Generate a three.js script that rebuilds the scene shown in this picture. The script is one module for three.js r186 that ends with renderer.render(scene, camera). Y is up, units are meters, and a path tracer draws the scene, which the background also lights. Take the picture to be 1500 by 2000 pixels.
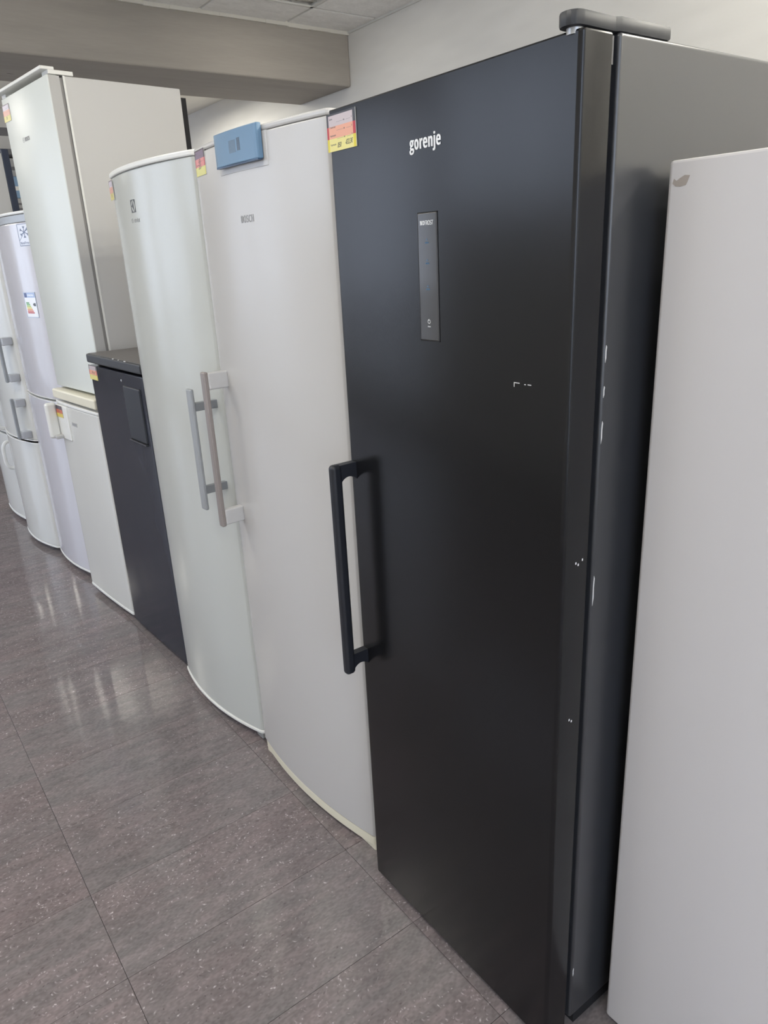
import * as THREE from 'three';
import { RoundedBoxGeometry } from 'three/addons/geometries/RoundedBoxGeometry.js';
import { TextGeometry } from 'three/addons/geometries/TextGeometry.js';
import { FontLoader } from 'three/addons/loaders/FontLoader.js';
import { RectAreaLightUniformsLib } from 'three/addons/lights/RectAreaLightUniformsLib.js';
import { mergeGeometries, toCreasedNormals } from 'three/addons/utils/BufferGeometryUtils.js';

// ---------------------------------------------------------------- camera, sky, exposure
RectAreaLightUniformsLib.init();
const scene = new THREE.Scene();
const camera = new THREE.PerspectiveCamera(2 * Math.atan(1000 / 1428.7) * 180 / Math.PI, 0.75, 0.05, 60);
camera.position.set(1.2897, 1.5969, 0.8422);
camera.rotation.order = 'YXZ';
camera.rotation.set(-0.34105, 0.94784, -0.05077);
const SKY = 4.2;                                        // overcast daylight outside the shop windows
scene.background = new THREE.Color().setRGB(0.83 * SKY, 0.94 * SKY, 1.15 * SKY);
const LAMP = new THREE.Color().setRGB(1.0, 0.955, 0.85); // fluorescent tubes
const LAMP_POWER = 10, TUBE_POWER = 3.0;
const renderer = new THREE.WebGLRenderer({ antialias: true });
renderer.toneMapping = THREE.LinearToneMapping;
renderer.toneMappingExposure = 0.86;
renderer.shadowMap.enabled = true;

const font = await new FontLoader().loadAsync('fonts/droid/droid_sans_bold.typeface.json');
const fontRegular = await new FontLoader().loadAsync('fonts/droid/droid_sans_regular.typeface.json');

// ---------------------------------------------------------------- helpers
let seed = 7;
const rnd = () => { seed = (seed * 1664525 + 1013904223) >>> 0; return seed / 4294967296; };
const lin = (r, g, b) => new THREE.Color().setRGB(r, g, b);
const mat = (o) => new THREE.MeshPhysicalMaterial(o);
const taken = {};
function numbered(n) { const k = taken[n] = (taken[n] ?? -1) + 1; return k ? n + '_' + String(k).padStart(3, '0') : n; }
function obj(name, geo, material, parent) {
  const m = new THREE.Mesh(Array.isArray(geo) ? merge(geo) : geo, material);
  m.name = parent ? name : numbered(name);
  m.castShadow = m.receiveShadow = true;
  (parent ?? scene).add(m);
  return m;
}
function clean(g) {
  let n = g.index ? g.toNonIndexed() : g;
  for (const k of Object.keys(n.attributes)) if (!['position', 'normal', 'uv'].includes(k)) n.deleteAttribute(k);
  return n;
}
function merge(list) { return mergeGeometries(list.map(clean)); }
function tag(o, label, category, group) { o.userData.label = label; o.userData.category = category; if (group) o.userData.group = group; return o; }
function structure(o, label) { o.userData.kind = 'structure'; if (label) o.userData.label = label; return o; }
function thing(name, label, category, group) {
  const g = new THREE.Group(); g.name = numbered(name); scene.add(g); return tag(g, label, category, group);
}
function box(x0, x1, y0, y1, z0, z1, r = 0, seg = 2) {
  const w = x1 - x0, h = y1 - y0, d = z1 - z0;
  const g = r ? new RoundedBoxGeometry(w, h, d, seg, Math.min(r, w / 2.01, h / 2.01, d / 2.01)) : new THREE.BoxGeometry(w, h, d);
  return g.translate((x0 + x1) / 2, (y0 + y1) / 2, (z0 + z1) / 2);
}
// plan outline extruded upwards: front bowed by b, vertical front edges rounded by r
function bowed(w, y0, y1, t, b, r = 0.012, bevel = 0.003, zoff = 0) {
  const pts = [], c = w / 2 - r, at = (x, z) => pts.push(new THREE.Vector2(x, -(z + zoff)));
  for (let i = 0; i < 8; i++) { const q = Math.PI * (1 - i / 16), x = -c + r * Math.cos(q); at(x, bow(x, w, b) - r + r * Math.sin(q)); }
  for (let i = 0, n = b ? 36 : 1; i <= n; i++) { const x = -c + 2 * c * i / n; at(x, bow(x, w, b)); }
  for (let i = 1; i <= 8; i++) { const q = Math.PI / 2 * (1 - i / 8), x = c + r * Math.cos(q); at(x, bow(x, w, b) - r + r * Math.sin(q)); }
  pts.push(new THREE.Vector2(w / 2, t - zoff)); pts.push(new THREE.Vector2(-w / 2, t - zoff));
  const s = new THREE.Shape(pts.reverse());
  const bv = Math.min(bevel, (y1 - y0) / 3);
  const g = new THREE.ExtrudeGeometry(s, { depth: y1 - y0 - 2 * bv, bevelEnabled: bv > 0, bevelSize: bv, bevelOffset: -bv, bevelThickness: bv, bevelSegments: 2, steps: 1 });
  g.rotateX(-Math.PI / 2); g.translate(0, y0 + bv, 0);
  return toCreasedNormals(clean(g), 0.3);
}
const bow = (x, w, b) => b * (1 - Math.pow(2 * x / w, 2));
const bowTurn = (x, w, b) => Math.atan(8 * b * x / (w * w));
function letters(str, f, width, depth = 0.0008, height) {
  const g = new TextGeometry(str, { font: f, size: 1, depth: 0.05, curveSegments: 6, bevelEnabled: false });
  g.computeBoundingBox(); const b = g.boundingBox, s = width / (b.max.x - b.min.x);
  g.translate(-(b.min.x + b.max.x) / 2, -(b.min.y + b.max.y) / 2, 0);
  const sy = height ? height / (b.max.y - b.min.y) : s;
  g.scale(s, sy, depth / 0.05);
  return clean(g);
}
function canvasTexture(w, h, draw) {
  const c = document.createElement('canvas'); c.width = w; c.height = h;
  draw(c.getContext('2d'), w, h);
  const t = new THREE.CanvasTexture(c); t.colorSpace = THREE.SRGBColorSpace; t.magFilter = THREE.LinearFilter; return t;
}
function shapeGeo(shape, d) { return clean(new THREE.ExtrudeGeometry(shape, { depth: d, bevelEnabled: false, curveSegments: 20 })); }
// a thing stands with the two lower front corners of its door at L and R; local origin: floor under the middle of that line
function stand(g, [lx, lz], [rx, rz], y = 0) {
  g.position.set((lx + rx) / 2, y, (lz + rz) / 2);
  g.rotation.y = Math.atan2(-(rz - lz), rx - lx);
  g.updateMatrixWorld(true);
  return Math.hypot(rx - lx, rz - lz);
}
// value noise, periodic
function noiseField(n, cells, cellsY = cells) {
  const g = new Float32Array(cells * cellsY).map(() => rnd()), out = new Float32Array(n * n);
  for (let j = 0; j < n; j++) for (let i = 0; i < n; i++) {
    const x = i / n * cells, y = j / n * cellsY, x0 = Math.floor(x), y0 = Math.floor(y);
    let fx = x - x0, fy = y - y0; fx = fx * fx * (3 - 2 * fx); fy = fy * fy * (3 - 2 * fy);
    const a = (u, v) => g[(v % cellsY) * cells + (u % cells)];
    out[j * n + i] = (a(x0, y0) * (1 - fx) + a(x0 + 1, y0) * fx) * (1 - fy) + (a(x0, y0 + 1) * (1 - fx) + a(x0 + 1, y0 + 1) * fx) * fy;
  }
  return out;
}
function dataTexture(n, f, colour) {
  const d = new Uint8Array(n * n * 4);
  for (let i = 0; i < n * n; i++) { const c = f(i); d[4 * i] = c[0]; d[4 * i + 1] = c[1]; d[4 * i + 2] = c[2]; d[4 * i + 3] = 255; }
  const t = new THREE.DataTexture(d, n, n); t.wrapS = t.wrapT = THREE.RepeatWrapping; t.magFilter = THREE.LinearFilter;
  t.minFilter = THREE.LinearMipmapLinearFilter; t.generateMipmaps = true;
  if (colour) t.colorSpace = THREE.SRGBColorSpace; t.needsUpdate = true; return t;
}

// ---------------------------------------------------------------- materials
// marbled vinyl floor: streaks along z, pale chips
const FN = 2048;
const floorMap = (() => {
  const n1 = noiseField(FN, 9, 4), n2 = noiseField(FN, 90, 30), n3 = noiseField(FN, 420, 220), n4 = noiseField(FN, 14, 7), n5 = noiseField(FN, 26, 10);
  const px = new Uint8Array(FN * FN * 4);
  const cl = (v) => Math.max(0, Math.min(255, v));
  for (let i = 0; i < FN * FN; i++) {
    const m = (n1[i] - 0.5) * 0.35 + (n2[i] - 0.5) * 0.4 + (n5[i] - 0.5) * 0.35, f = (n3[i] - 0.5) * 20 + (n2[i] - 0.5) * 15 + (n4[i] - 0.5) * 9;
    px[4 * i] = cl(128 + 5 * m + f); px[4 * i + 1] = cl(120 - 4 * m + f); px[4 * i + 2] = cl(120 - 3.5 * m + f); px[4 * i + 3] = 255;
  }
  for (let k = 0; k < 13000; k++) {                                  // chips, in loose drifts
    let x = rnd() * FN, y = rnd() * FN;
    const dens = n1[(Math.floor(y) % FN) * FN + Math.floor(x) % FN] * 0.5 + n5[(Math.floor(y) % FN) * FN + Math.floor(x) % FN] * 0.6;
    if (rnd() > Math.pow(dens, 3) * 3) continue;
    const a = rnd() * Math.PI, L = 2 + rnd() * rnd() * 9, w = 0.8 + rnd() * 1.4, dark = rnd() < 0.22, s = dark ? -32 : 32 + rnd() * rnd() * 105;
    for (let t = -L; t <= L; t += 0.7) for (let v = -w; v <= w; v += 0.7) {
      const bend = t * t * 0.03 * (a > 1.5 ? 1 : -1);
      const xi = ((Math.round(x + t * Math.cos(a) - (v + bend) * Math.sin(a)) % FN) + FN) % FN, yi = ((Math.round(y + t * Math.sin(a) + (v + bend) * Math.cos(a)) % FN) + FN) % FN, q = 4 * (yi * FN + xi);
      const e = 1 - Math.abs(t) / (L + 1);
      for (let c = 0; c < 3; c++) px[q + c] = cl(px[q + c] * (1 - 0.35 * e) + (px[q + c] + s) * 0.35 * e);
    }
  }
  const t = new THREE.DataTexture(px, FN, FN); t.wrapS = t.wrapT = THREE.RepeatWrapping; t.magFilter = THREE.LinearFilter; t.minFilter = THREE.LinearMipmapLinearFilter; t.generateMipmaps = true;
  t.colorSpace = THREE.SRGBColorSpace; t.needsUpdate = true; return t;
})();
const N5 = 512;
const fA = noiseField(N5, 5), fB = noiseField(N5, 24), fC = noiseField(N5, 160), fD = noiseField(N5, 2);
const mottle = dataTexture(N5, (i) => { const v = 246 + 8 * (fA[i] - 0.5) + 10 * (fB[i] - 0.5) + 6 * (fC[i] - 0.5); return [v, v, v]; }, true);
const grain = dataTexture(N5, (i) => { const v = 128 + 90 * (fC[i] - 0.5) + 40 * (fB[i] - 0.5); return [v, v, v]; });
const swell = dataTexture(N5, (i) => { const v = 128 + 120 * (fA[i] - 0.5) + 90 * (fD[i] - 0.5); return [v, v, v]; });
const wornRough = dataTexture(N5, (i) => { const v = 255 * (0.78 + 0.3 * (fA[i] - 0.5) + 0.22 * (fB[i] - 0.5)); return [v, v, v]; });
const rep = (t, x, y = x) => { const c = t.clone(); c.repeat.set(x, y); c.needsUpdate = true; return c; };
const swellDoor = rep(swell, 2.2, 1.6);

const M = {
  floor: mat({ map: floorMap, roughness: 0.085, roughnessMap: rep(wornRough, 1.7), specularIntensity: 0.7 }),
  slab: mat({ color: lin(0.05, 0.047, 0.045), roughness: 0.9 }),
  wall: mat({ color: lin(0.80, 0.79, 0.76), map: rep(mottle, 0.6), bumpMap: rep(grain, 3), bumpScale: 0.0006, roughness: 0.85 }),
  beam: mat({ color: lin(0.37, 0.345, 0.315), map: rep(mottle, 0.6), bumpMap: rep(grain, 3), bumpScale: 0.0006, roughness: 0.85 }),
  ceilTile: mat({ color: lin(0.93, 0.93, 0.92), map: rep(mottle, 1.6), bumpMap: rep(grain, 4), bumpScale: 0.0008, roughness: 0.92 }),
  grid: mat({ color: lin(0.68, 0.68, 0.66), roughness: 0.5 }),
  plaster: mat({ color: lin(0.82, 0.80, 0.74), roughness: 0.9, bumpMap: rep(grain, 5), bumpScale: 0.002 }),
  frame: mat({ color: lin(0.10, 0.10, 0.11), roughness: 0.5 }),
  pane: mat({ color: lin(1, 1, 1), transmission: 1, thickness: 0, roughness: 0.0, ior: 1.45 }),
  pavement: mat({ color: lin(0.45, 0.44, 0.42), roughness: 0.95 }),
  black: mat({ color: lin(0.006, 0.0063, 0.0075), roughness: 0.22, ior: 1.46 }),
  blackSide: mat({ color: lin(0.033, 0.035, 0.040), roughness: 0.30, ior: 1.7 }),
  blackPlastic: mat({ color: lin(0.03, 0.032, 0.037), roughness: 0.45 }),
  handleBlack: mat({ color: lin(0.014, 0.016, 0.022), roughness: 0.42 }),
  hingeGrey: mat({ color: lin(0.10, 0.10, 0.105), roughness: 0.4 }),
  gasket: mat({ color: lin(0.012, 0.012, 0.014), roughness: 0.8 }),
  panelGlass: mat({ color: lin(0.05, 0.048, 0.047), roughness: 0.12 }),
  icyBlue: mat({ color: lin(0.07, 0.16, 0.27), roughness: 0.5 }),
  printWhite: mat({ color: lin(0.82, 0.83, 0.84), roughness: 0.45 }),
  chip: mat({ color: lin(0.72, 0.72, 0.72), roughness: 0.6 }),
  white: mat({ color: lin(0.555, 0.545, 0.535), roughness: 0.24, bumpMap: swellDoor, bumpScale: 0.0006 }),
  whiteCool: mat({ color: lin(0.545, 0.56, 0.535), roughness: 0.2, bumpMap: swellDoor, bumpScale: 0.0008 }),
  whiteGloss: mat({ color: lin(0.66, 0.685, 0.65), roughness: 0.30, bumpMap: swellDoor, bumpScale: 0.0006 }),
  whiteLilac: mat({ color: lin(0.60, 0.59, 0.63), roughness: 0.14, bumpMap: swellDoor, bumpScale: 0.0006 }),
  whiteGrey: mat({ color: lin(0.66, 0.66, 0.63), roughness: 0.15, bumpMap: swellDoor, bumpScale: 0.0006 }),
  whitePlain: mat({ color: lin(0.61, 0.595, 0.60), roughness: 0.5 }),
  whiteSide: mat({ color: lin(0.56, 0.555, 0.545), roughness: 0.45 }),
  whitePlastic: mat({ color: lin(0.78, 0.78, 0.75), roughness: 0.35 }),
  rubberGrey: mat({ color: lin(0.30, 0.29, 0.28), roughness: 0.7 }),
  greyTrim: mat({ color: lin(0.48, 0.475, 0.465), roughness: 0.5 }),
  cream: mat({ color: lin(0.78, 0.74, 0.60), roughness: 0.35 }),
  enamelCream: mat({ color: lin(0.67, 0.67, 0.64), roughness: 0.18, bumpMap: swellDoor, bumpScale: 0.0008 }),
  steelBrown: mat({ color: lin(0.36, 0.32, 0.30), metalness: 0.55, roughness: 0.42 }),
  steelGrey: mat({ color: lin(0.40, 0.415, 0.425), metalness: 0.4, roughness: 0.42 }),
  steelSide: mat({ color: lin(0.30, 0.315, 0.325), metalness: 0.4, roughness: 0.45 }),
  silver: mat({ color: lin(0.50, 0.51, 0.52), metalness: 0.6, roughness: 0.3 }),
  blackGloss: mat({ color: lin(0.036, 0.039, 0.052), roughness: 0.15, ior: 1.25, bumpMap: rep(swell, 2.5, 2), bumpScale: 0.0012 }),
  topDust: mat({ color: lin(0.16, 0.15, 0.145), roughness: 0.6 }),
  blueFlap: mat({ color: lin(0.13, 0.24, 0.37), roughness: 0.3 }),
  blueDark: mat({ color: lin(0.10, 0.165, 0.24), roughness: 0.25 }),
  blueEdge: mat({ color: lin(0.03, 0.07, 0.14), roughness: 0.3 }),
  logoGrey: mat({ color: lin(0.30, 0.30, 0.30), roughness: 0.4 }),
  logoDark: mat({ color: lin(0.05, 0.05, 0.055), roughness: 0.4 }),
  tape: mat({ color: lin(0.36, 0.32, 0.29), roughness: 0.7 }),
  navy: mat({ color: lin(0.03, 0.04, 0.07), roughness: 0.5 }),
  cardGrey: mat({ color: lin(0.45, 0.45, 0.45), roughness: 0.7 }),
  cardBlue: mat({ color: lin(0.22, 0.36, 0.55), roughness: 0.5 }),
  cardDark: mat({ color: lin(0.15, 0.15, 0.16), roughness: 0.6 }),
  tube: mat({ color: lin(0.9, 0.9, 0.88), emissive: LAMP, emissiveIntensity: 2.2, roughness: 0.5 }),
  reflector: mat({ color: lin(0.75, 0.75, 0.74), metalness: 0.8, roughness: 0.25 }),
};

// ---------------------------------------------------------------- the room
const ZB = -2.5, ZF = 3.3, XL = -10.4, XR = 3.4, YC = 3.029, BX0 = -4.194, BX1 = -3.498, BY = 2.698;

// floor: slab with vinyl tiles 0.307 x 0.62
{
  const slab = structure(obj('floor', box(XL - 0.2, XR + 0.2, -0.22, -0.004, ZB - 0.2, ZF + 0.2), M.slab), 'marbled grey-brown vinyl tile floor with pale chips');
  const px = 0.307, pz = 0.624, gap = 0.001, T = 1.6;
  const variants = [];
  const tileGeo = (w, d, u, v) => {
    const g = box(0, w - gap, -0.0045, 0, 0, d - gap, 0.0007, 1); 
    const p = g.attributes.position, q = g.attributes.uv;
    for (let i = 0; i < p.count; i++) q.setXY(i, (p.getX(i) + u) / T, (p.getZ(i) + v) / T);
    return g;
  };
  for (let k = 0; k < 8; k++) variants.push(tileGeo(px, pz, rnd() * 9, rnd() * 9));
  const far = [];
  for (let i = -34; i <= 10; i++) for (let j = -5; j <= 7; j++) {
    const x = 0.17 + i * px, z = 0.012 + j * pz;
    if (x < XL || x + px > XR || z + pz > ZF + 0.3 || z < ZB - 0.4) continue;
    const near = x > -5.2 && x < 1.4 && j >= -1 && j <= 2;
    if (near) { const m = obj('tile', variants[Math.floor(rnd() * 8)], M.floor, slab); m.position.set(x, 0, z); }
    else far.push(variants[Math.floor(rnd() * 8)].clone().translate(x, 0, z));
  }
  const rest = obj('distant_tiles', far, M.floor, slab); rest.userData.kind = 'stuff';
}
// walls
function wallWith(name, label, make, m = M.wall) { return structure(obj(name, make, m), label); }
const wb = wallWith('wall_back', 'off-white painted wall behind the fridges', [box(XL - 0.2, XR + 0.2, 0, 3.3, ZB - 0.2, ZB)]);
{
  const z0 = 0.4, z1 = 2.9, v0 = 0.2, v1 = 2.9, X = XR + 0.08;
  wallWith('wall_right', 'off-white painted end wall', [box(XR, XR + 0.2, 0, v0, ZB, ZF), box(XR, XR + 0.2, v1, 3.3, ZB, ZF), box(XR, XR + 0.2, v0, v1, ZB, z0), box(XR, XR + 0.2, v0, v1, z1, ZF)]);
  const w = structure(new THREE.Group(), 'shop window in the right end wall'); w.name = 'window_4'; scene.add(w);
  obj('window_frame', [box(X, X + 0.06, v0, v1, z0, z0 + 0.06), box(X, X + 0.06, v0, v1, z1 - 0.06, z1), box(X, X + 0.06, v0, v0 + 0.06, z0, z1), box(X, X + 0.06, v1 - 0.06, v1, z0, z1)], M.frame, w);
  obj('mullion', box(X, X + 0.06, v0, v1, 1.62, 1.68), M.frame, w);
  for (const [a, b] of [[z0, 1.65], [1.65, z1]]) obj('pane', box(X + 0.027, X + 0.033, v0, v1, a, b), M.pane, w);
}
const WIN = [[-8.6, -6.2, 0.2], [-5.8, -3.6, 0.2], [-3.3, -0.8, 1.8]];
{
  const y0 = 0.2, y1 = 2.93, parts = [box(XL - 0.2, XR + 0.2, 0, y0, ZF, ZF + 0.2), box(XL - 0.2, XR + 0.2, y1, 3.3, ZF, ZF + 0.2)];
  let x = XL - 0.2;
  for (const [a, b, q] of WIN) { parts.push(box(x, a, y0, y1, ZF, ZF + 0.2)); if (q > y0) parts.push(box(a, b, y0, q, ZF, ZF + 0.2)); x = b; }
  parts.push(box(x, XR + 0.2, y0, y1, ZF, ZF + 0.2));
  wallWith('wall_front', 'off-white painted wall with shop windows', parts);
  WIN.forEach(([a, b, y0], i) => {
    const w = structure(new THREE.Group(), 'shop window with dark frame'); w.name = 'window_' + (i + 1); scene.add(w);
    const z = ZF + 0.08;
    obj('window_frame', [box(a, a + 0.06, y0, y1, z, z + 0.06), box(b - 0.06, b, y0, y1, z, z + 0.06), box(a, b, y0, y0 + 0.06, z, z + 0.06), box(a, b, y1 - 0.06, y1, z, z + 0.06)], M.frame, w);
    const n = 3, s = (b - a) / n;
    for (let k = 1; k < n; k++) obj('mullion', box(a + k * s - 0.03, a + k * s + 0.03, y0, y1, z, z + 0.06), M.frame, w);
    for (let k = 0; k < n; k++) obj('pane', box(a + k * s, a + (k + 1) * s, y0, y1, z + 0.027, z + 0.033), M.pane, w);
  });
  wallWith('wall_left', 'taupe painted far end wall', [box(XL - 0.2, XL, 0, 3.3, ZB, ZF)], M.beam);
  structure(obj('pavement', box(-30, 20, -0.4, -0.24, -20, 40), M.pavement), 'grey pavement outside the shop');
}
// scuffs on the back wall
for (const [x, y, r] of [[0.55, 2.55, 0.9], [0.43, 2.50, 0.7]]) {
  const s = new THREE.Shape([[-0.002, -0.014], [0.002, -0.010], [0.004, 0.012], [0.001, 0.015], [-0.002, 0.004]].map((p) => new THREE.Vector2(p[0] * 1.6, p[1])));
  const m = obj('scuff_mark', shapeGeo(s, 0.0006), M.rubberGrey, wb); m.position.set(x, y, ZB); m.rotation.z = -0.6 * r;
}
// ceiling: grid tiles right of the beam, plain plaster beyond it
const LAMPS = [[-2.86, -1.706], [-0.46, -1.706], [1.94, -1.706], [-1.96, 1.294, 1], [0.44, 1.294, 1], [2.24, 1.294]];
{
  const slab = structure(obj('ceiling', [box(BX1, XR + 0.2, YC + 0.022, 3.3, ZB - 0.2, ZF + 0.2)], M.plaster), 'white suspended ceiling of square tiles');
  structure(obj('ceiling', box(XL - 0.2, BX0, 2.96, 3.3, ZB - 0.2, ZF + 0.2), M.plaster), 'plain cream ceiling beyond the beam');
  const cols = [[BX1, -3.16]], rows = [[ZB, -2.006]];
  for (let x = -3.16; x < XR - 0.01; x += 0.6) cols.push([x, Math.min(x + 0.6, XR)]);
  for (let z = -2.006; z < ZF - 0.01; z += 0.6) rows.push([z, Math.min(z + 0.6, ZF)]);
  const cache = {};
  for (const [x0, x1] of cols) for (const [z0, z1] of rows) {
    const cx = (x0 + x1) / 2, cz = (z0 + z1) / 2;
    if (LAMPS.some(([a, b, two]) => Math.abs(a - cx) < (two ? 0.4 : 0.1) && Math.abs(b - cz) < 0.1)) continue;
    const key = (x1 - x0).toFixed(3) + '/' + (z1 - z0).toFixed(3);
    cache[key] ??= box(-(x1 - x0) / 2 + 0.010, (x1 - x0) / 2 - 0.010, 0, 0.018, -(z1 - z0) / 2 + 0.010, (z1 - z0) / 2 - 0.010, 0.004, 1);
    const m = obj('ceiling_tile', cache[key], M.ceilTile, slab); m.position.set(cx, YC + (rnd() - 0.5) * 0.003, cz);
  }
  const bars = [];
  for (const [x0] of cols.slice(1)) bars.push(box(x0 - 0.012, x0 + 0.012, YC + 0.006, YC + 0.02, ZB, ZF));
  for (const [z0] of rows.slice(1)) bars.push(box(BX1, XR, YC + 0.007, YC + 0.02, z0 - 0.012, z0 + 0.012));
  obj('ceiling_grid', bars, M.grid, slab);
  // uneven plaster line where the ceiling meets the beam
  const line = [];
  for (let z = ZB; z < ZF; z += 0.16) { const h = 0.016 + rnd() * 0.014; line.push(box(BX1 - 0.002, BX1 + 0.010 + rnd() * 0.008, YC - h, YC + 0.012, z, z + 0.162, 0.004, 1)); }
  const e = structure(obj('trim_1', line, M.plaster), 'uneven white plaster line along the top of the beam');
  structure(obj('trim_2', box(BX1, XR, YC - 0.012, YC + 0.004, ZB, ZB + 0.012), M.grid), 'grey edge strip between ceiling and back wall');
  structure(obj('ceiling_beam', box(BX0, BX1, BY, 3.3, ZB, ZF, 0.012, 2), M.beam), 'taupe painted beam crossing under the ceiling');
}
// louvred ceiling lamps
LAMPS.forEach(([x, z, two], i) => {
  const g = thing('ceiling_lamp', i ? 'recessed square louvred lamp in the tiled ceiling out over the shop floor' : 'recessed square louvred lamp at the top edge next to the beam', 'lamp', 'ceiling lamps');
  g.position.set(x, YC, z);
  const h = 0.295, H = two ? 0.595 : 0.295, n = two ? 16 : 8;
  obj('housing', [box(-H, H, 0.12, 0.13, -h, h), box(-H, -H + 0.004, 0, 0.13, -h, h), box(H - 0.004, H, 0, 0.13, -h, h), box(-H, H, 0, 0.13, -h, -h + 0.004), box(-H, H, 0, 0.13, h - 0.004, h)], M.grid, g);
  obj('lamp_frame', [box(-H, -H + 0.02, -0.004, 0.004, -h, h), box(H - 0.02, H, -0.004, 0.004, -h, h), box(-H, H, -0.004, 0.004, -h, -h + 0.02), box(-H, H, -0.004, 0.004, h - 0.02, h)], M.grid, g);
  for (let k = 0; k < 4; k++) obj('tube', new THREE.CylinderGeometry(0.013, 0.013, 2 * H - 0.05, 12).rotateZ(Math.PI / 2).translate(0, 0.085, -0.21 + k * 0.14), M.tube, g);
  for (let k = 1; k < 4; k++) obj('louvre', box(-H + 0.02, H - 0.02, 0.004, 0.05, -0.28 + k * 0.14 - 0.004, -0.28 + k * 0.14 + 0.004), M.reflector, g);
  for (let k = 1; k < n; k++) { const q = -H + 0.02 + k * (2 * H - 0.04) / n; obj('louvre', box(q - 0.0015, q + 0.0015, 0.004, 0.045, -0.275, 0.275), M.reflector, g); }
  const l = new THREE.RectAreaLight(LAMP, LAMP_POWER * (i === 0 ? 0.4 : z < 0 ? 0.4 : 1.5), 2 * H - 0.05, 0.54); l.position.set(0, -0.008, 0); l.rotation.x = -Math.PI / 2; l.castShadow = true; g.add(l);
});
// lamps beyond the beam, mounted under the plaster ceiling
for (const [x, z] of [[-5.2, -1.6], [-6.0, 1.45], [-9.0, 1.9]]) {
  const g = thing('batten_lamp', 'surface-mounted ceiling lamp on the plain ceiling beyond the beam', 'lamp', 'lamps beyond the beam');
  g.position.set(x, 2.94, z);
  obj('ceiling_mount', box(-0.4, 0.4, 0, 0.019, -0.05, 0.05), M.grid, g);
  obj('housing', box(-0.6, 0.6, -0.06, 0, -0.3, 0.3, 0.01), M.grid, g);
  obj('diffuser', box(-0.58, 0.58, -0.072, -0.06, -0.28, 0.28, 0.005), M.tube, g);
  const l = new THREE.RectAreaLight(LAMP, LAMP_POWER * (z < 0 ? 2.4 : 1), 1.14, 0.54); l.position.set(0, -0.08, 0); l.rotation.x = -Math.PI / 2; l.castShadow = true; g.add(l);
}

// two suspended tube lamps over the aisle behind the fridges
for (const [x, z] of [[1.1, -1.15], [2.4, -1.2]]) {
  const g = thing('tube_lamp', 'suspended bare tube lamp over the aisle behind the fridges', 'lamp', 'tube lamps behind the row');
  g.position.set(x, 2.72, z);
  obj('housing', box(-0.5, 0.5, 0.03, 0.06, -0.03, 0.03, 0.006), M.grid, g);
  for (const q of [-0.4, 0.4]) obj('rod', new THREE.CylinderGeometry(0.004, 0.004, 0.26, 8).translate(q, 0.18, 0), M.grid, g);
  for (const q of [-0.24, 0.24]) {
    obj('tube', new THREE.CylinderGeometry(0.013, 0.013, 0.46, 12).rotateZ(Math.PI / 2).translate(q, 0, 0), M.tube, g);
    const l = new THREE.PointLight(LAMP, TUBE_POWER, 0, 2); l.position.set(q, 0, 0); l.castShadow = true; g.add(l);
  }
}

// ---------------------------------------------------------------- price tags
function tagTexture(seedN, c, words) {
  return canvasTexture(300, 200, (x, w, h) => {
    x.fillStyle = c.flag[0]; x.fillRect(0, 0, w, h); x.fillStyle = c.flag[1]; x.fillRect(0, h * 0.34, w, h * 0.33); x.fillStyle = c.flag[2]; x.fillRect(0, h * 0.66, w, h * 0.34);
    const a = w * 0.065, b = w * 0.91;
    x.fillStyle = c.paper[0]; x.fillRect(a, h * 0.05, b - a, h * 0.31); x.fillStyle = c.paper[1]; x.fillRect(a, h * 0.34, b - a, h * 0.33); x.fillStyle = c.paper[2]; x.fillRect(a, h * 0.66, b - a, h * 0.34);
    x.fillStyle = '#333'; x.strokeStyle = '#666'; x.lineWidth = 1.2;
    x.font = 'bold 13px sans-serif';
    [[0.16, words[0]], [0.38, words[1]], [0.60, words[2]], [0.84, words[3]]].forEach(([v, t], k) => {
      x.fillText(t, a + 9, h * v);
      if (k < 3) { x.beginPath(); x.moveTo(w * 0.34, h * (v + 0.08)); x.lineTo(w * 0.56, h * (v + 0.08)); x.moveTo(w * 0.68, h * (v + 0.08)); x.lineTo(w * 0.84, h * (v + 0.08)); x.stroke(); x.fillText('лв', w * 0.58, h * (v + 0.09)); x.fillText('€', w * 0.86, h * (v + 0.07)); }
    });
    x.save(); x.fillStyle = '#222'; x.font = 'italic bold ' + words[6] + 'px sans-serif'; x.translate(w * 0.34, h * words[7]); x.transform(1, -0.03, -0.1, 1, 0, 0); x.scale(0.82, 1.25); x.fillText(words[4], 0, 0); x.fillText(words[5], words[8], words[9]); x.restore();
  });
}
function priceTag(host, lx, ly, lz, turn, w, h, tex, label) {
  const g = thing('price_tag', label, 'price tag', 'price tags on the appliances');
  obj('backing', box(-w / 2, w / 2, -h / 2, h / 2, 0.0002, 0.0014), M.whitePlastic, g);
  const p = obj('printed_card', new THREE.PlaneGeometry(w, h).translate(0, 0, 0.0018), mat({ map: tex, roughness: 0.35 }), g);
  g.position.copy(host.localToWorld(new THREE.Vector3(lx, ly, lz))); g.rotation.y = host.rotation.y + turn;
  return g;
}
const FLAG = { flag: ['#3a3a40', '#b8343c', '#d8c832'], paper: ['#c4b8bc', '#e2a48a', '#e2d888'] };
const PURPLE = { flag: ['#3c3038', '#b8404c', '#d8d06a'], paper: ['#7a6880', '#e09090', '#e0dc90'] };
const DUSK = { flag: ['#4a444c', '#b04038', '#d8c040'], paper: ['#5c5660', '#d07058', '#dcc860'] };
const PALE = { flag: ['#7a6e78', '#c88878', '#d0c468'], paper: ['#d0c8d4', '#dca898', '#d8cc80'] };
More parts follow.
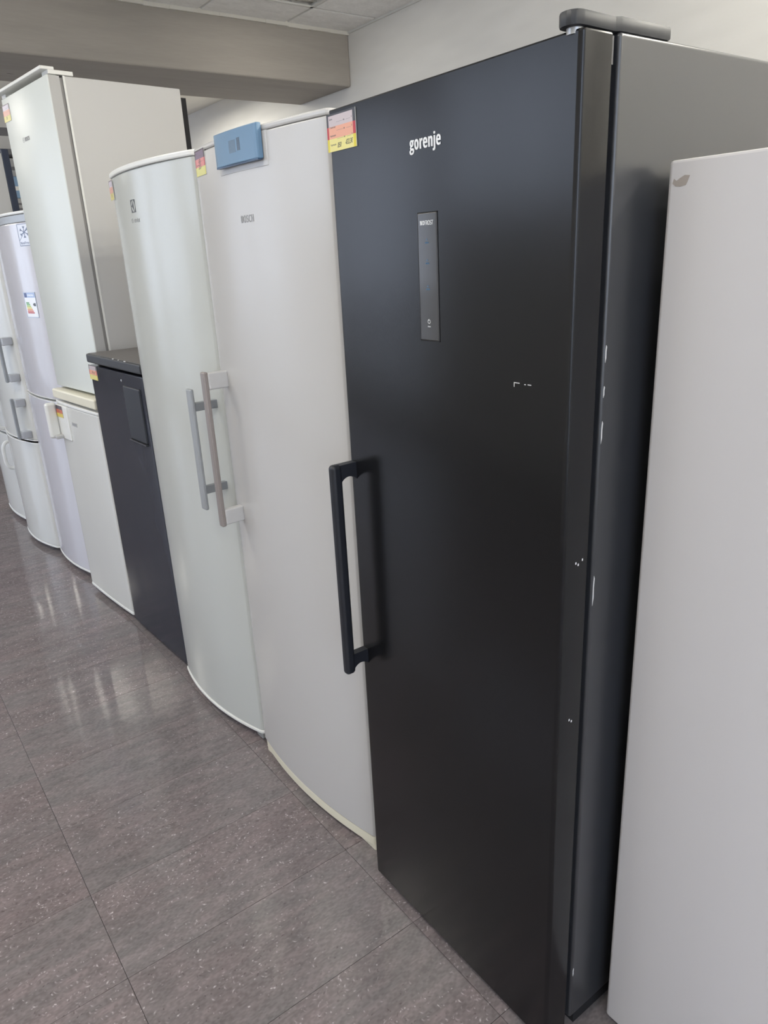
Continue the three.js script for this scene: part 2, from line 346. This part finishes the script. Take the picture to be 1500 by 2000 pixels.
const tagA = tagTexture(1, FLAG, ['Цена', 'С монтаж', 'Гаранция', 'Гаранция', '850', '433,3€', 29, 0.92, 104, -3]);
const tagB = tagTexture(2, PURPLE, ['Цена', '', 'Гаранция', '', '450,-', '230,1', 40, 0.54, -14, 32]);
const tagC = tagTexture(3, FLAG, ['', '', '', '', '290', '148', 30, 0.56, 70, 6]);
const tagD = tagTexture(4, DUSK, ['', '', '', '', '190', '97', 30, 0.56, 70, 6]);
const tagE = tagTexture(5, PALE, ['', '', '', '', '350', '', 34, 0.86, 70, 6]);

// ---------------------------------------------------------------- tall black fridge (the biggest thing)
{
  const g = thing('upright_fridge', 'tall matt black fridge with black bar handle and dark control strip', 'fridge');
  const W = stand(g, [0, 0], [0.595, 0]), h2 = W / 2, X = (u) => u - h2;
  const door = obj('door', bowed(W, 0.03, 1.85, 0.058, 0, 0.009, 0.003), M.black, g);
  obj('body', box(-h2, h2, 0.045, 1.853, -0.66, -0.074, 0.006, 3), M.blackSide, g);
  obj('gasket', box(-h2 + 0.012, h2 - 0.012, 0.05, 1.84, -0.076, -0.056), M.gasket, g);
  obj('plinth', box(-h2 + 0.01, h2 - 0.01, 0.0, 0.045, -0.62, -0.10), M.gasket, g);
  // hinge cover: long body cap with a rounded nose over the door corner
  {
    const s = new THREE.Shape(), a = X(0.556), b = X(0.594), n = 0.018;
    s.moveTo(a, 0.185); s.lineTo(b, 0.185); s.lineTo(b, 0.078); s.lineTo(b - 0.004, 0.070); s.lineTo(b - 0.002, n - 0.012);
    s.absarc(b - 0.002 - n, n - 0.012, n, 0, -Math.PI, true); s.lineTo(a, 0.06);
    const cv = new THREE.ExtrudeGeometry(s, { depth: 0.012, bevelEnabled: true, bevelSize: 0.003, bevelOffset: -0.003, bevelThickness: 0.003, bevelSegments: 2, curveSegments: 14 });
    cv.rotateX(-Math.PI / 2); cv.scale(1, 1, 1);                 // shape y becomes -z
    cv.translate(0, 1.8555, 0);
    obj('hinge_cover', toCreasedNormals(clean(cv), 0.6), M.blackPlastic, g);
    obj('hinge_pin', new THREE.CylinderGeometry(0.011, 0.011, 0.014, 16).translate(X(0.575), 1.852, -0.008), M.silver, g);
  }
  obj('hinge_plate', box(X(0.565), X(0.589), 1.815, 1.848, -0.069, -0.062), M.hingeGrey, g);
  // control strip set in a shallow frame
  const px0 = X(0.259), px1 = X(0.308);
  const strip = obj('control_strip', box(px0, px1, 1.447, 1.655, -0.004, 0.0018, 0.0015, 2), M.panelGlass, g);
  obj('strip_border', [box(px0 - 0.0014, px0, 1.446, 1.656, -0.004, 0.0008), box(px1, px1 + 0.0014, 1.446, 1.656, -0.004, 0.0008), box(px0 - 0.0014, px1 + 0.0014, 1.655, 1.6565, -0.004, 0.0008), box(px0 - 0.0014, px1 + 0.0014, 1.4455, 1.447, -0.004, 0.0012)], M.gasket, strip);
  const cx = (px0 + px1) / 2;
  const put = (name, geo, m, x, y, z, parent) => { const o = obj(name, geo, m, parent); o.position.set(x, y, z); return o; };
  put('lettering', letters('NO', font, 0.0105, 0.0005, 0.0072), M.printWhite, cx - 0.0118, 1.6395, 0.0018, strip);
  put('lettering', letters('FROST', fontRegular, 0.0215, 0.0005, 0.0072), M.printWhite, cx + 0.0058, 1.6395, 0.0018, strip);
  for (const y of [1.611, 1.578, 1.536]) {
    const q = [];
    for (let k = 0; k < 5; k++) q.push(box(-0.0045 + k * 0.002, -0.0033 + k * 0.002, -0.004, -0.0018 + (k % 2) * 0.0008, 0, 0.0004));
    q.push(box(-0.0022, 0.0022, 0.0012, 0.0022, 0, 0.0004), box(-0.0012, 0.0012, 0.003, 0.0038, 0, 0.0004));
    put('blue_symbol', q, M.icyBlue, cx - 0.001, y, 0.0018, strip);
  }
  const ring = new THREE.RingGeometry(0.0028, 0.0037, 24, 1, Math.PI * 0.62, Math.PI * 1.76);
  put('power_symbol', [ring, box(-0.0004, 0.0004, 0.0008, 0.0044, 0, 0.0004)], M.printWhite, cx, 1.4795, 0.0022, strip);
  put('lettering', letters('3 sec', fontRegular, 0.0072, 0.0004), M.printWhite, cx, 1.471, 0.0018, strip);
  // brand lettering
  put('brand_lettering', letters('gorenje', font, 0.078, 0.0012, 0.0275), M.printWhite, X(0.2825), 1.7595, 0.0, g);
  // bar handle on two brackets
  const hx0 = X(0.004), hx1 = X(0.026);
  const handle = obj('handle', box(hx0, hx1, 0.668, 1.177, 0.036, 0.062, 0.009, 4), M.handleBlack, g);
  for (const [y0, y1] of [[1.139, 1.175], [0.682, 0.718]]) {
    const s = new THREE.Shape(); s.moveTo(-0.002, y0 - 0.004); s.lineTo(-0.002, y1); s.lineTo(0.045, y1); s.lineTo(0.045, y0 - 0.012);
    s.quadraticCurveTo(0.038, y0 + 0.006, 0.022, y0 + 0.008); s.quadraticCurveTo(0.008, y0 + 0.008, -0.002, y0 - 0.004);
    const b = new THREE.ExtrudeGeometry(s, { depth: 0.018, bevelEnabled: false, curveSegments: 8 });
    b.rotateY(-Math.PI / 2); b.translate(X(0.024), 0, 0);
    obj('bracket', clean(b), M.handleBlack, handle);
  }
  // scratches and chipped paint
  put('scratch', [box(0, 0.012, 0, 0.0012, 0, 0.0003), box(0, 0.0012, -0.006, 0.0005, 0, 0.0003), box(0.022, 0.025, -0.001, 0.0003, 0, 0.0003), box(0.029, 0.036, -0.0006, 0.0006, 0, 0.0003)], M.chip, X(0.484), 1.394, 0.0, g);
  const chipShape = (len) => { const s = new THREE.Shape([[0, 0], [0.0022, len * 0.25], [0.0018, len * 0.6], [0.0028, len * 0.9], [0.0008, len], [-0.0006, len * 0.7], [-0.0004, len * 0.3]].map((p) => new THREE.Vector2(p[0], p[1]))); return shapeGeo(s, 0.0006).rotateY(Math.PI / 2); };
  for (const [y, len] of [[1.425, 0.026], [1.372, 0.018], [1.30, 0.036], [1.02, 0.055], [0.165, 0.022]]) put('paint_chip', chipShape(len), M.chip, h2 - 0.0002, y, -0.0775, g);
  for (const [y, z] of [[1.112, -0.03], [1.108, -0.036], [1.114, -0.046], [0.815, -0.03], [0.81, -0.036]]) put('scratch', box(0, 0.0003, -0.002, 0.0018, -0.0015, 0.0012), M.chip, h2, y, z, g);
  priceTag(g, X(0.046), 1.8105, 0.0, 0, 0.094, 0.063, tagA, 'price card in flag colours on the tall black fridge');
}

// ---------------------------------------------------------------- white appliance at the right edge
{
  const g = thing('white_fridge', 'plain white fridge cut off by the right edge of the picture', 'fridge');
  const W = stand(g, [0.6235, -0.158], [1.2185, -0.158]), h2 = W / 2;
  obj('door', bowed(W, 0.020, 1.698, 0.045, 0, 0.008, 0.004), M.whitePlain, g);
  obj('body', box(-h2 + 0.004, h2 - 0.004, 0.05, 1.69, -0.60, -0.055, 0.006), M.whiteSide, g);
  obj('gasket', box(-h2 + 0.015, h2 - 0.015, 0.06, 1.68, -0.057, -0.043), M.rubberGrey, g);
  obj('plinth', box(-h2 + 0.02, h2 - 0.02, 0, 0.05, -0.55, -0.08), M.rubberGrey, g);
  const s = new THREE.Shape([[0, 0.004], [0.002, 0.010], [0.006, 0.007], [0.011, 0.010], [0.018, 0.0135], [0.026, 0.0125], [0.024, 0.007], [0.021, 0.0005], [0.012, -0.001], [0.005, 0.0]].map((p) => new THREE.Vector2(p[0], p[1])));
  const t = obj('tape_scrap', shapeGeo(s, 0.0004), M.tape, g); t.position.set(-h2 + 0.009, 1.664, 0);
}

// ---------------------------------------------------------------- white fridge with blue display flap
{
  const g = thing('upright_fridge', 'tall white fridge with blue display flap at its top', 'fridge');
  const b = 0.03, W = stand(g, [-0.686, -0.026], [-0.071, -0.048]), h2 = W / 2, X = (u) => u - h2;
  const at = (u, o = 0) => bow(X(u), W, b) + o;
  obj('door', bowed(W, 0.055, 1.857, 0.06, b, 0.010, 0.003), M.white, g);
  obj('door_cap', bowed(W, 1.8582, 1.871, 0.06, b, 0.010, 0.004), M.white, g);
  obj('body', box(-h2 + 0.004, h2 - 0.004, 0.05, 1.86, -0.62, -0.07, 0.006), M.whiteSide, g);
  obj('gasket', box(-h2 + 0.015, h2 - 0.015, 0.06, 1.85, -0.072, -0.055), M.greyTrim, g);
  const pl = obj('plinth', bowed(W - 0.006, 0.020, 0.050, 0.05, b, 0.012, 0.002, -0.003), M.cream, g);
  obj('plinth_foot', box(h2 - 0.09, h2 - 0.006, 0.0, 0.022, -0.04, -0.004, 0.004), M.cream, pl);
  obj('plinth_foot', box(-h2 + 0.006, -h2 + 0.06, 0.0, 0.022, -0.04, -0.004, 0.004), M.cream, pl);
  // display flap
  const fx = 0.302, panel = obj('flap_surround', bowed(0.232, 1.788, 1.8578, 0.010, 0.0043, 0.003, 0.001), M.white, g);
  panel.position.set(X(fx), 0, at(fx) - 0.0043 + 0.0008); panel.rotation.y = bowTurn(X(fx), W, b);
  const flap = obj('display_flap', bowed(0.204, 1.803, 1.874, 0.012, 0.004, 0.004, 0.002), M.blueFlap, g);
  flap.position.set(X(fx), 0, at(fx) + 0.012); flap.rotation.y = panel.rotation.y;
  obj('flap_edge', box(-0.098, 0.100, 1.8005, 1.8035, -0.010, 0.001), M.blueEdge, flap);
  obj('display', box(-0.022, 0.010, 1.826, 1.852, 0.0020, 0.0040), M.blueDark, flap);
  obj('display', box(0.010, 0.030, 1.828, 1.854, 0.0020, 0.0039), mat({ color: lin(0.06, 0.10, 0.15), roughness: 0.25 }), flap);
  const lg = obj('brand_lettering', letters('BOSCH', font, 0.060, 0.001, 0.0165), M.logoGrey, g);
  lg.position.set(X(0.304), 1.686, at(0.304) - 0.0004);
  // handle: brown-grey bar on white brackets
  const bar = obj('handle', box(-0.011, 0.011, 0.862, 1.312, -0.008, 0.006, 0.004, 3), M.steelBrown, g);
  const hu = 0.058; bar.position.set(X(hu), 0, 0.078);
  for (const [y0, y1] of [[1.262, 1.309], [0.866, 0.913]]) obj('bracket', box(-0.009, 0.0125, y0, y1, -0.068, -0.007, 0.005, 3), M.white, bar);
  priceTag(g, X(0.056), 1.8335, at(0.056) - 0.0005, bowTurn(X(0.056), W, b), 0.082, 0.060, tagB, 'purple, pink and yellow price card on the white fridge with blue flap');
}

// ---------------------------------------------------------------- white curved fridge with dark square emblem
{
  const g = thing('upright_fridge', 'tall white fridge with bowed door, dark square emblem and grey handle', 'fridge');
  const b = 0.042, W = stand(g, [-1.335, -0.012], [-0.721, -0.044]), h2 = W / 2, X = (u) => u - h2;
  const at = (u, o = 0) => bow(X(u), W, b) + o;
  obj('door', bowed(W, 0.046, 1.862, 0.055, b, 0.022, 0.003), M.whiteCool, g);
  obj('door_cap', bowed(W + 0.008, 1.8625, 1.878, 0.06, b + 0.004, 0.022, 0.004, 0.003), M.whitePlastic, g);
  obj('bottom_trim', bowed(W + 0.004, 0.034, 0.0455, 0.05, b + 0.002, 0.022, 0.003, 0.003), M.whitePlastic, g);
  obj('body', box(-h2 + 0.006, h2 - 0.006, 0.05, 1.872, -0.62, -0.068, 0.006), M.whiteSide, g);
  obj('gasket', box(-h2 + 0.02, h2 - 0.02, 0.06, 1.85, -0.07, -0.052), M.greyTrim, g);
  obj('plinth', box(-h2 + 0.02, h2 - 0.02, 0, 0.05, -0.6, -0.06), M.rubberGrey, g);
  obj('hinge', box(h2 - 0.05, h2 - 0.01, 0.012, 0.034, -0.05, 0.004, 0.003), M.steelGrey, g);
  // emblem
  const sq = new THREE.Shape(); const a = 0.018; sq.moveTo(-a, -a); sq.lineTo(a, -a); sq.lineTo(a, a); sq.lineTo(-a, a); sq.closePath();
  const hole = new THREE.Path(); hole.absarc(0, 0, 0.0163, 0, Math.PI * 2, true); sq.holes.push(hole);
  const leaf = new THREE.Shape(); leaf.moveTo(-0.0165, 0); leaf.quadraticCurveTo(-0.004, 0.002, 0.004, 0.014); leaf.quadraticCurveTo(0.0045, 0.004, 0.004, 0); leaf.quadraticCurveTo(0.0045, -0.004, 0.004, -0.014); leaf.quadraticCurveTo(-0.004, -0.002, -0.0165, 0);
  const em = obj('emblem', [shapeGeo(sq, 0.0008), shapeGeo(leaf, 0.0008)], M.logoDark, g);
  em.position.set(X(0.254), 1.764, at(0.254) - 0.0002); em.rotation.y = bowTurn(X(0.254), W, b);
  for (const [str, u, w] of [['El', 0.229, 0.012], ['ctrolux', 0.2695, 0.046]]) {
    const t = obj('brand_lettering', letters(str, fontRegular, w, 0.0007, 0.0125), M.logoGrey, g);
    t.position.set(X(u), 1.724, at(u) - 0.0002); t.rotation.y = bowTurn(X(u), W, b);
  }
  // handle: flat grey bar on two flat arms
  const hu = 0.574;
  const bar = obj('handle', box(-0.015, 0.015, 0.880, 1.250, -0.006, 0.006, 0.004, 3), M.steelGrey, g);
  bar.position.set(X(hu), 0, 0.086);
  for (const y of [1.196, 0.942]) obj('bracket', box(-0.006, 0.010, y - 0.0125, y + 0.0125, -0.088, -0.003, 0.002), M.steelSide, bar);
  priceTag(g, X(0.020), 1.828, at(0.03) + 0.0005, -0.2, 0.062, 0.058, tagE, 'pale price card round the left edge of the bowed white fridge');
}

// ---------------------------------------------------------------- small black fridge
{
  const g = thing('small_fridge', 'small glossy black fridge with grey-topped worktop', 'fridge');
  const W = stand(g, [-1.935, 0.004], [-1.357, -0.022]), h2 = W / 2, X = (u) => u - h2;
  obj('door', bowed(W, 0.03, 1.213, 0.05, 0.002, 0.010, 0.004), M.blackGloss, g);
  obj('body', box(-h2 + 0.004, h2 - 0.004, 0.04, 1.222, -0.58, -0.058, 0.004), M.blackPlastic, g);
  obj('gasket', box(-h2 + 0.02, h2 - 0.02, 0.05, 1.2, -0.06, -0.045), M.gasket, g);
  obj('plinth', box(-h2 + 0.02, h2 - 0.02, 0, 0.04, -0.55, -0.07), M.gasket, g);
  const top = obj('worktop', box(-h2 - 0.002, h2 + 0.002, 1.223, 1.259, -0.60, 0.006, 0.007, 3), M.blackPlastic, g);
  obj('worktop_surface', box(-h2 + 0.006, h2 - 0.006, 1.2585, 1.2605, -0.595, -0.003, 0.0008, 1), M.topDust, top);
  for (const [u, w] of [[0.30, 0.012], [0.42, 0.016], [0.36, 0.006]]) obj('chipped_edge', box(X(u), X(u) + w, 1.2575, 1.2607, -0.001, 0.003, 0.001, 1), M.chip, top);
  const grip = obj('grip_plate', box(X(0.375), X(0.54), 0.958, 1.166, -0.004, 0.007, 0.006, 3), M.handleBlack, g);
  obj('grip_edge', box(X(0.375), X(0.54), 0.953, 0.958, -0.004, 0.013, 0.002), M.blackPlastic, grip);
  obj('screw_cap', new THREE.SphereGeometry(0.005, 12, 8).scale(1, 1, 0.4).translate(X(0.36), 1.182, 0.002), M.silver, g);
  priceTag(g, X(0.05), 1.185, 0.0025, 0, 0.092, 0.060, tagC, 'price card in flag colours on the small black fridge');
}

// ---------------------------------------------------------------- small cream-topped fridge
{
  const g = thing('small_fridge', 'small white fridge with cream worktop under the stacked fridge', 'fridge');
  const W = stand(g, [-2.476, 0.046], [-1.958, 0.0]), h2 = W / 2, X = (u) => u - h2;
  obj('door', bowed(W, 0.045, 0.988, 0.05, 0.004, 0.012, 0.003), M.enamelCream, g);
  obj('door_cap', bowed(W + 0.002, 0.989, 1.004, 0.05, 0.005, 0.012, 0.004, 0.001), M.whitePlastic, g);
  obj('bottom_trim', bowed(W + 0.002, 0.030, 0.0445, 0.05, 0.005, 0.012, 0.003, 0.002), M.whitePlastic, g);
  obj('body', box(-h2 + 0.004, h2 - 0.004, 0.04, 1.015, -0.56, -0.056, 0.004), M.whiteSide, g);
  obj('plinth', box(-h2 + 0.02, h2 - 0.02, 0, 0.04, -0.53, -0.07), M.rubberGrey, g);
  obj('worktop', box(-h2 - 0.001, h2 + 0.001, 1.016, 1.060, -0.58, 0.008, 0.008, 3), M.cream, g);
  const h = obj('handle', box(X(-0.006), X(0.024), 0.824, 0.996, 0.010, 0.060, 0.013, 4), M.whitePlastic, g);
  obj('handle_base', box(X(0.010), X(0.150), 0.822, 0.986, 0.0, 0.010, 0.008, 3), M.whitePlastic, h);
  obj('handle_end', box(X(0.010), X(0.055), 0.824, 0.842, 0.006, 0.045, 0.006), M.greyTrim, h);
  const pl = obj('name_plate', box(X(0.185), X(0.250), 0.903, 0.922, 0.003, 0.0055, 0.001), M.greyTrim, g);
  obj('plate_inlay', box(X(0.190), X(0.245), 0.907, 0.918, 0.0055, 0.006), M.logoGrey, pl);
  priceTag(g, X(0.062), 0.957, 0.0104, 0, 0.082, 0.056, tagD, 'small dark and orange price card beside the white grip handle');
}
// ---------------------------------------------------------------- fridge stacked on the cream one
{
  const g = thing('stacked_fridge', 'glossy white fridge stacked on the small cream-topped fridge', 'fridge');
  const W = stand(g, [-2.482, 0.024], [-1.942, -0.034], 1.0605), h2 = W / 2, X = (u) => u - h2;
  obj('door', bowed(W, 0.012, 1.222, 0.036, 0.0, 0.006, 0.003), M.whiteGloss, g);
  obj('door_edge', box(h2 - 0.004, h2 + 0.0005, 0.014, 1.22, -0.046, -0.004, 0.001), M.greyTrim, g);
  obj('gasket', box(-h2 + 0.01, h2 - 0.006, 0.02, 1.215, -0.062, -0.030), M.rubberGrey, g);
  obj('body', box(-h2, h2, 0.008, 1.222, -0.548, -0.060, 0.004), M.whiteSide, g);
  obj('body_rim', box(h2 - 0.003, h2 + 0.002, 0.008, 1.222, -0.066, -0.058, 0.001), M.whitePlastic, g);
  obj('top_strip', [box(-h2 - 0.006, h2 + 0.004, 1.236, 1.248, -0.03, 0.022, 0.003), box(h2 - 0.06, h2 + 0.003, 1.223, 1.238, -0.10, -0.005, 0.002), box(-h2, -h2 + 0.05, 1.223, 1.238, -0.10, -0.005, 0.002)], M.whitePlastic, g);
  obj('rear_grille', box(-h2 + 0.02, h2 - 0.004, 0.02, 1.19, -0.572, -0.548), M.gasket, g);
  for (const x of [-h2 + 0.05, h2 - 0.05]) for (const z of [-0.08, -0.5]) obj('foot', new THREE.CylinderGeometry(0.014, 0.016, 0.009, 12).translate(x, 0.0045, z), M.rubberGrey, g);
  const ring = new THREE.RingGeometry(0.0075, 0.0095, 24);
  const e = obj('emblem', [ring, box(-0.004, 0.004, -0.001, 0.001, 0, 0.0004)], M.logoGrey, g); e.position.set(X(0.178), 1.046, 0.0006);
  const l = obj('brand_lettering', letters('BOSCH', font, 0.052, 0.001, 0.0155), M.logoGrey, g); l.position.set(X(0.222), 1.046, 0);
  priceTag(g, X(0.042), 1.166, 0.0, 0, 0.085, 0.064, tagE, 'pale price card on the stacked glossy white fridge');
}

// ---------------------------------------------------------------- lilac-white two-door fridge with stickers
const frostTex = canvasTexture(140, 200, (x, w, h) => {
  x.fillStyle = '#dfe2ec'; x.fillRect(0, 0, w, h); x.strokeStyle = '#4a5878'; x.lineWidth = 5; x.strokeRect(3, 3, w - 6, h - 6);
  x.lineWidth = 7; x.beginPath();
  for (let k = 0; k < 3; k++) { const a = k * Math.PI / 3 + Math.PI / 2; x.moveTo(70 - 48 * Math.cos(a), 76 - 52 * Math.sin(a)); x.lineTo(70 + 48 * Math.cos(a), 76 + 52 * Math.sin(a)); }
  for (let k = 0; k < 6; k++) { const a = k * Math.PI / 3 + Math.PI / 2, c = 70 + 32 * Math.cos(a), d = 76 + 34 * Math.sin(a); for (const s of [-0.6, 0.6]) { x.moveTo(c, d); x.lineTo(c + 18 * Math.cos(a + s), d + 20 * Math.sin(a + s)); } }
  x.stroke(); x.lineWidth = 4; x.beginPath(); x.moveTo(w - 6, 8); x.lineTo(6, 150); x.stroke();
  x.fillStyle = '#3c4a6c'; x.font = 'bold 34px sans-serif'; x.textAlign = 'center'; x.fillText('NoFrost', w / 2, 186, w - 18);
});
const energyTex = canvasTexture(130, 200, (x, w, h) => {
  x.fillStyle = '#f2f3f5'; x.fillRect(0, 0, w, h); x.strokeStyle = '#7890b8'; x.lineWidth = 3; x.strokeRect(2, 2, w - 4, h - 4);
  x.fillStyle = '#9db4dc'; x.fillRect(6, 6, w - 12, 36); x.fillStyle = '#28407c'; x.fillRect(6, 6, 30, 36);
  x.fillStyle = '#fff'; x.font = 'bold 22px sans-serif'; x.fillText('ENERG', 42, 32, 78);
  ['#3f8f45', '#63a844', '#a6c24a', '#e0cc50', '#e09a48', '#cc5038', '#b83030'].forEach((c, i) => { x.fillStyle = c; x.fillRect(14, 80 + i * 13, 34 + i * 7, 10); });
  x.fillStyle = '#2a2a2e'; x.beginPath(); x.moveTo(88, 98); x.lineTo(100, 86); x.lineTo(120, 86); x.lineTo(120, 110); x.lineTo(100, 110); x.fill();
});
{
  const g = thing('fridge_freezer', 'two-door lilac-white fridge with frost sticker and energy label', 'fridge');
  const b = 0.034, W = stand(g, [-3.12, 0.045], [-2.533, -0.012]), h2 = W / 2, X = (u) => u - h2;
  const at = (u, o = 0) => bow(X(u), W, b) + o;
  obj('upper_door', bowed(W, 0.984, 1.806, 0.05, b, 0.016, 0.004), M.whiteLilac, g);
  obj('lower_door', bowed(W, 0.046, 0.966, 0.05, b, 0.016, 0.004), M.whiteLilac, g);
  obj('door_trim', bowed(W + 0.002, 0.9805, 0.9845, 0.04, b + 0.001, 0.016, 0.001, 0.001), M.whitePlastic, g);
  obj('door_trim', bowed(W + 0.002, 0.9655, 0.9695, 0.04, b + 0.001, 0.016, 0.001, 0.001), M.whitePlastic, g);
  obj('bottom_trim', bowed(W + 0.002, 0.034, 0.0455, 0.05, b + 0.001, 0.016, 0.003, 0.002), M.whitePlastic, g);
  obj('control_fascia', bowed(W - 0.01, 1.8075, 1.842, 0.05, b - 0.002, 0.016, 0.003, -0.003), M.steelGrey, g);
  obj('top_cover', bowed(W, 1.843, 1.856, 0.58, b, 0.016, 0.004), M.whitePlastic, g);
  obj('body', box(-h2 + 0.004, h2 - 0.004, 0.04, 1.845, -0.6, -0.056, 0.004), M.whiteSide, g);
  obj('gasket', box(-h2 + 0.02, h2 - 0.02, 0.06, 1.80, -0.058, -0.045), M.rubberGrey, g);
  obj('plinth', box(-h2 + 0.02, h2 - 0.02, 0, 0.04, -0.57, -0.07), M.rubberGrey, g);
  const st = obj('frost_sticker', new THREE.BoxGeometry(0.118, 0.096, 0.0012), mat({ map: frostTex, roughness: 0.3 }), g);
  st.position.set(X(0.517), 1.752, at(0.517) + 0.0005); st.rotation.y = bowTurn(X(0.517), W, b);
  const en = obj('energy_label', new THREE.BoxGeometry(0.122, 0.118, 0.0012), mat({ map: energyTex, roughness: 0.3 }), g);
  en.position.set(X(0.443), 1.438, at(0.443) + 0.0005); en.rotation.y = bowTurn(X(0.443), W, b);
}
// ---------------------------------------------------------------- two-door fridge with silver grips
{
  const g = thing('fridge_freezer', 'two-door bowed white fridge with paired silver grip handles', 'fridge');
  const b = 0.04, W = stand(g, [-3.70, 0.106], [-3.135, 0.048]), h2 = W / 2, X = (u) => u - h2;
  obj('upper_door', bowed(W, 0.69, 1.84, 0.05, b, 0.030, 0.006), M.whiteGrey, g);
  obj('lower_door', bowed(W, 0.042, 0.672, 0.05, b, 0.030, 0.006), M.whiteGrey, g);
  obj('door_trim', bowed(W + 0.004, 0.683, 0.690, 0.05, b + 0.002, 0.030, 0.002, 0.002), M.whitePlastic, g);
  obj('door_trim', bowed(W + 0.004, 0.665, 0.672, 0.05, b + 0.002, 0.030, 0.002, 0.002), M.whitePlastic, g);
  obj('bottom_trim', bowed(W + 0.002, 0.030, 0.0415, 0.05, b + 0.001, 0.030, 0.003, 0.002), M.whitePlastic, g);
  obj('body', box(-h2 + 0.004, h2 - 0.004, 0.04, 1.85, -0.6, -0.056, 0.004), M.whiteSide, g);
  obj('gasket', box(-h2 + 0.02, h2 - 0.02, 0.06, 1.82, -0.058, -0.045), M.rubberGrey, g);
  obj('plinth', box(-h2 + 0.02, h2 - 0.02, 0, 0.04, -0.57, -0.07), M.rubberGrey, g);
  for (const [y0, y1] of [[1.02, 1.265], [0.70, 0.93]]) {
    const hd = obj('handle', box(-0.012, 0.012, y0, y1, 0.040, 0.056, 0.005, 3), M.steelSide, g); hd.position.set(X(0.50), 0, 0.018);
    obj('handle_mount', box(-0.008, 0.045, y1 - 0.045, y1 - 0.004, -0.01, 0.044, 0.005), M.silver, hd);
    obj('handle_mount', box(-0.008, 0.045, y0 + 0.004, y0 + 0.045, -0.01, 0.044, 0.005), M.silver, hd);
  }
}
// ---------------------------------------------------------------- farthest fridge
{
  const g = thing('fridge_freezer', 'farthest white fridge at the left edge with white loop handles', 'fridge');
  const b = 0.03, W = stand(g, [-4.32, 0.10], [-3.735, 0.048]), h2 = W / 2, X = (u) => u - h2;
  obj('upper_door', bowed(W, 0.62, 1.70, 0.05, b, 0.02, 0.005), M.whiteGrey, g);
  obj('lower_door', bowed(W, 0.046, 0.608, 0.05, b, 0.02, 0.005), M.whiteGrey, g);
  obj('bottom_trim', bowed(W + 0.002, 0.030, 0.0455, 0.05, b + 0.001, 0.02, 0.003, 0.002), M.whitePlastic, g);
  obj('body', box(-h2 + 0.004, h2 - 0.004, 0.04, 1.70, -0.6, -0.056, 0.004), M.whiteSide, g);
  obj('plinth', box(-h2 + 0.02, h2 - 0.02, 0, 0.04, -0.57, -0.07), M.rubberGrey, g);
  for (const [y0, y1] of [[0.40, 0.575], [0.66, 0.835]]) {
    const c = new THREE.CatmullRomCurve3([[0, y1, 0.0], [0, y1 - 0.004, 0.04], [0, y1 - 0.03, 0.058], [0, (y0 + y1) / 2, 0.062], [0, y0 + 0.03, 0.058], [0, y0 + 0.004, 0.04], [0, y0, 0.0]].map((p) => new THREE.Vector3(...p)));
    const hd = obj('handle', new THREE.TubeGeometry(c, 28, 0.011, 10), M.whitePlastic, g); hd.position.set(X(0.50), 0, bow(X(0.5), W, b) - 0.002);
  }
}
// ---------------------------------------------------------------- things beyond, glimpsed above the lilac fridge
{
  const g = thing('carton', 'light grey carton on top of the fridge with silver grips', 'box');
  g.position.set(-3.42, 1.8505, -0.10);
  obj('carton_body', box(-0.22, 0.2, 0, 0.32, 0.012, 0.15, 0.004), M.whiteSide, g);
  obj('dark_back_panel', box(-0.22, 0.202, 0, 0.34, -0.022, 0.012, 0.003), M.navy, g);
}
{
  const g = thing('storage_rack', 'dark shelving rack glimpsed above the lilac-white fridge', 'shelf');
  g.position.set(-5.2, 0, -0.75);
  for (const x of [-0.35, 0.35]) for (const z of [-0.35, 0.55]) obj('post', box(x - 0.02, x + 0.02, 0, 2.75, z - 0.02, z + 0.02), M.navy, g);
  for (const y of [0.5, 1.2, 1.985, 2.37]) obj('shelf_board', box(-0.37, 0.37, y, y + 0.035, -0.37, 0.57), M.cardDark, g);
}
for (const [x, y, z, w, h, d, m, label] of [
  [-5.05, 2.0205, -0.55, 0.3, 0.07, 0.7, 'cardGrey', 'grey flat box on the far dark rack'],
  [-5.05, 2.091, -0.55, 0.3, 0.145, 0.66, 'cardBlue', 'blue and white box on the grey box in the far rack'],
  [-5.1, 2.2365, -0.55, 0.3, 0.125, 0.62, 'cardGrey', 'upper grey box in the far rack'],
  [-5.1, 2.4055, -0.5, 0.35, 0.27, 0.7, 'whiteSide', 'pale wrapped box on top of the far rack']]) {
  const o = thing('storage_box', label, 'box', 'boxes in the far rack'); o.position.set(x, y, z);
  obj('box_body', box(-w / 2, w / 2, 0, h, -d / 2, d / 2, 0.006), M[m], o);
  obj('box_band', box(-w / 2 - 0.001, w / 2 + 0.001, h * 0.35, h * 0.55, -d / 2 - 0.001, d / 2 + 0.001, 0.002), m === 'cardBlue' ? M.whitePlastic : M.cardDark, o);
}

renderer.render(scene, camera);
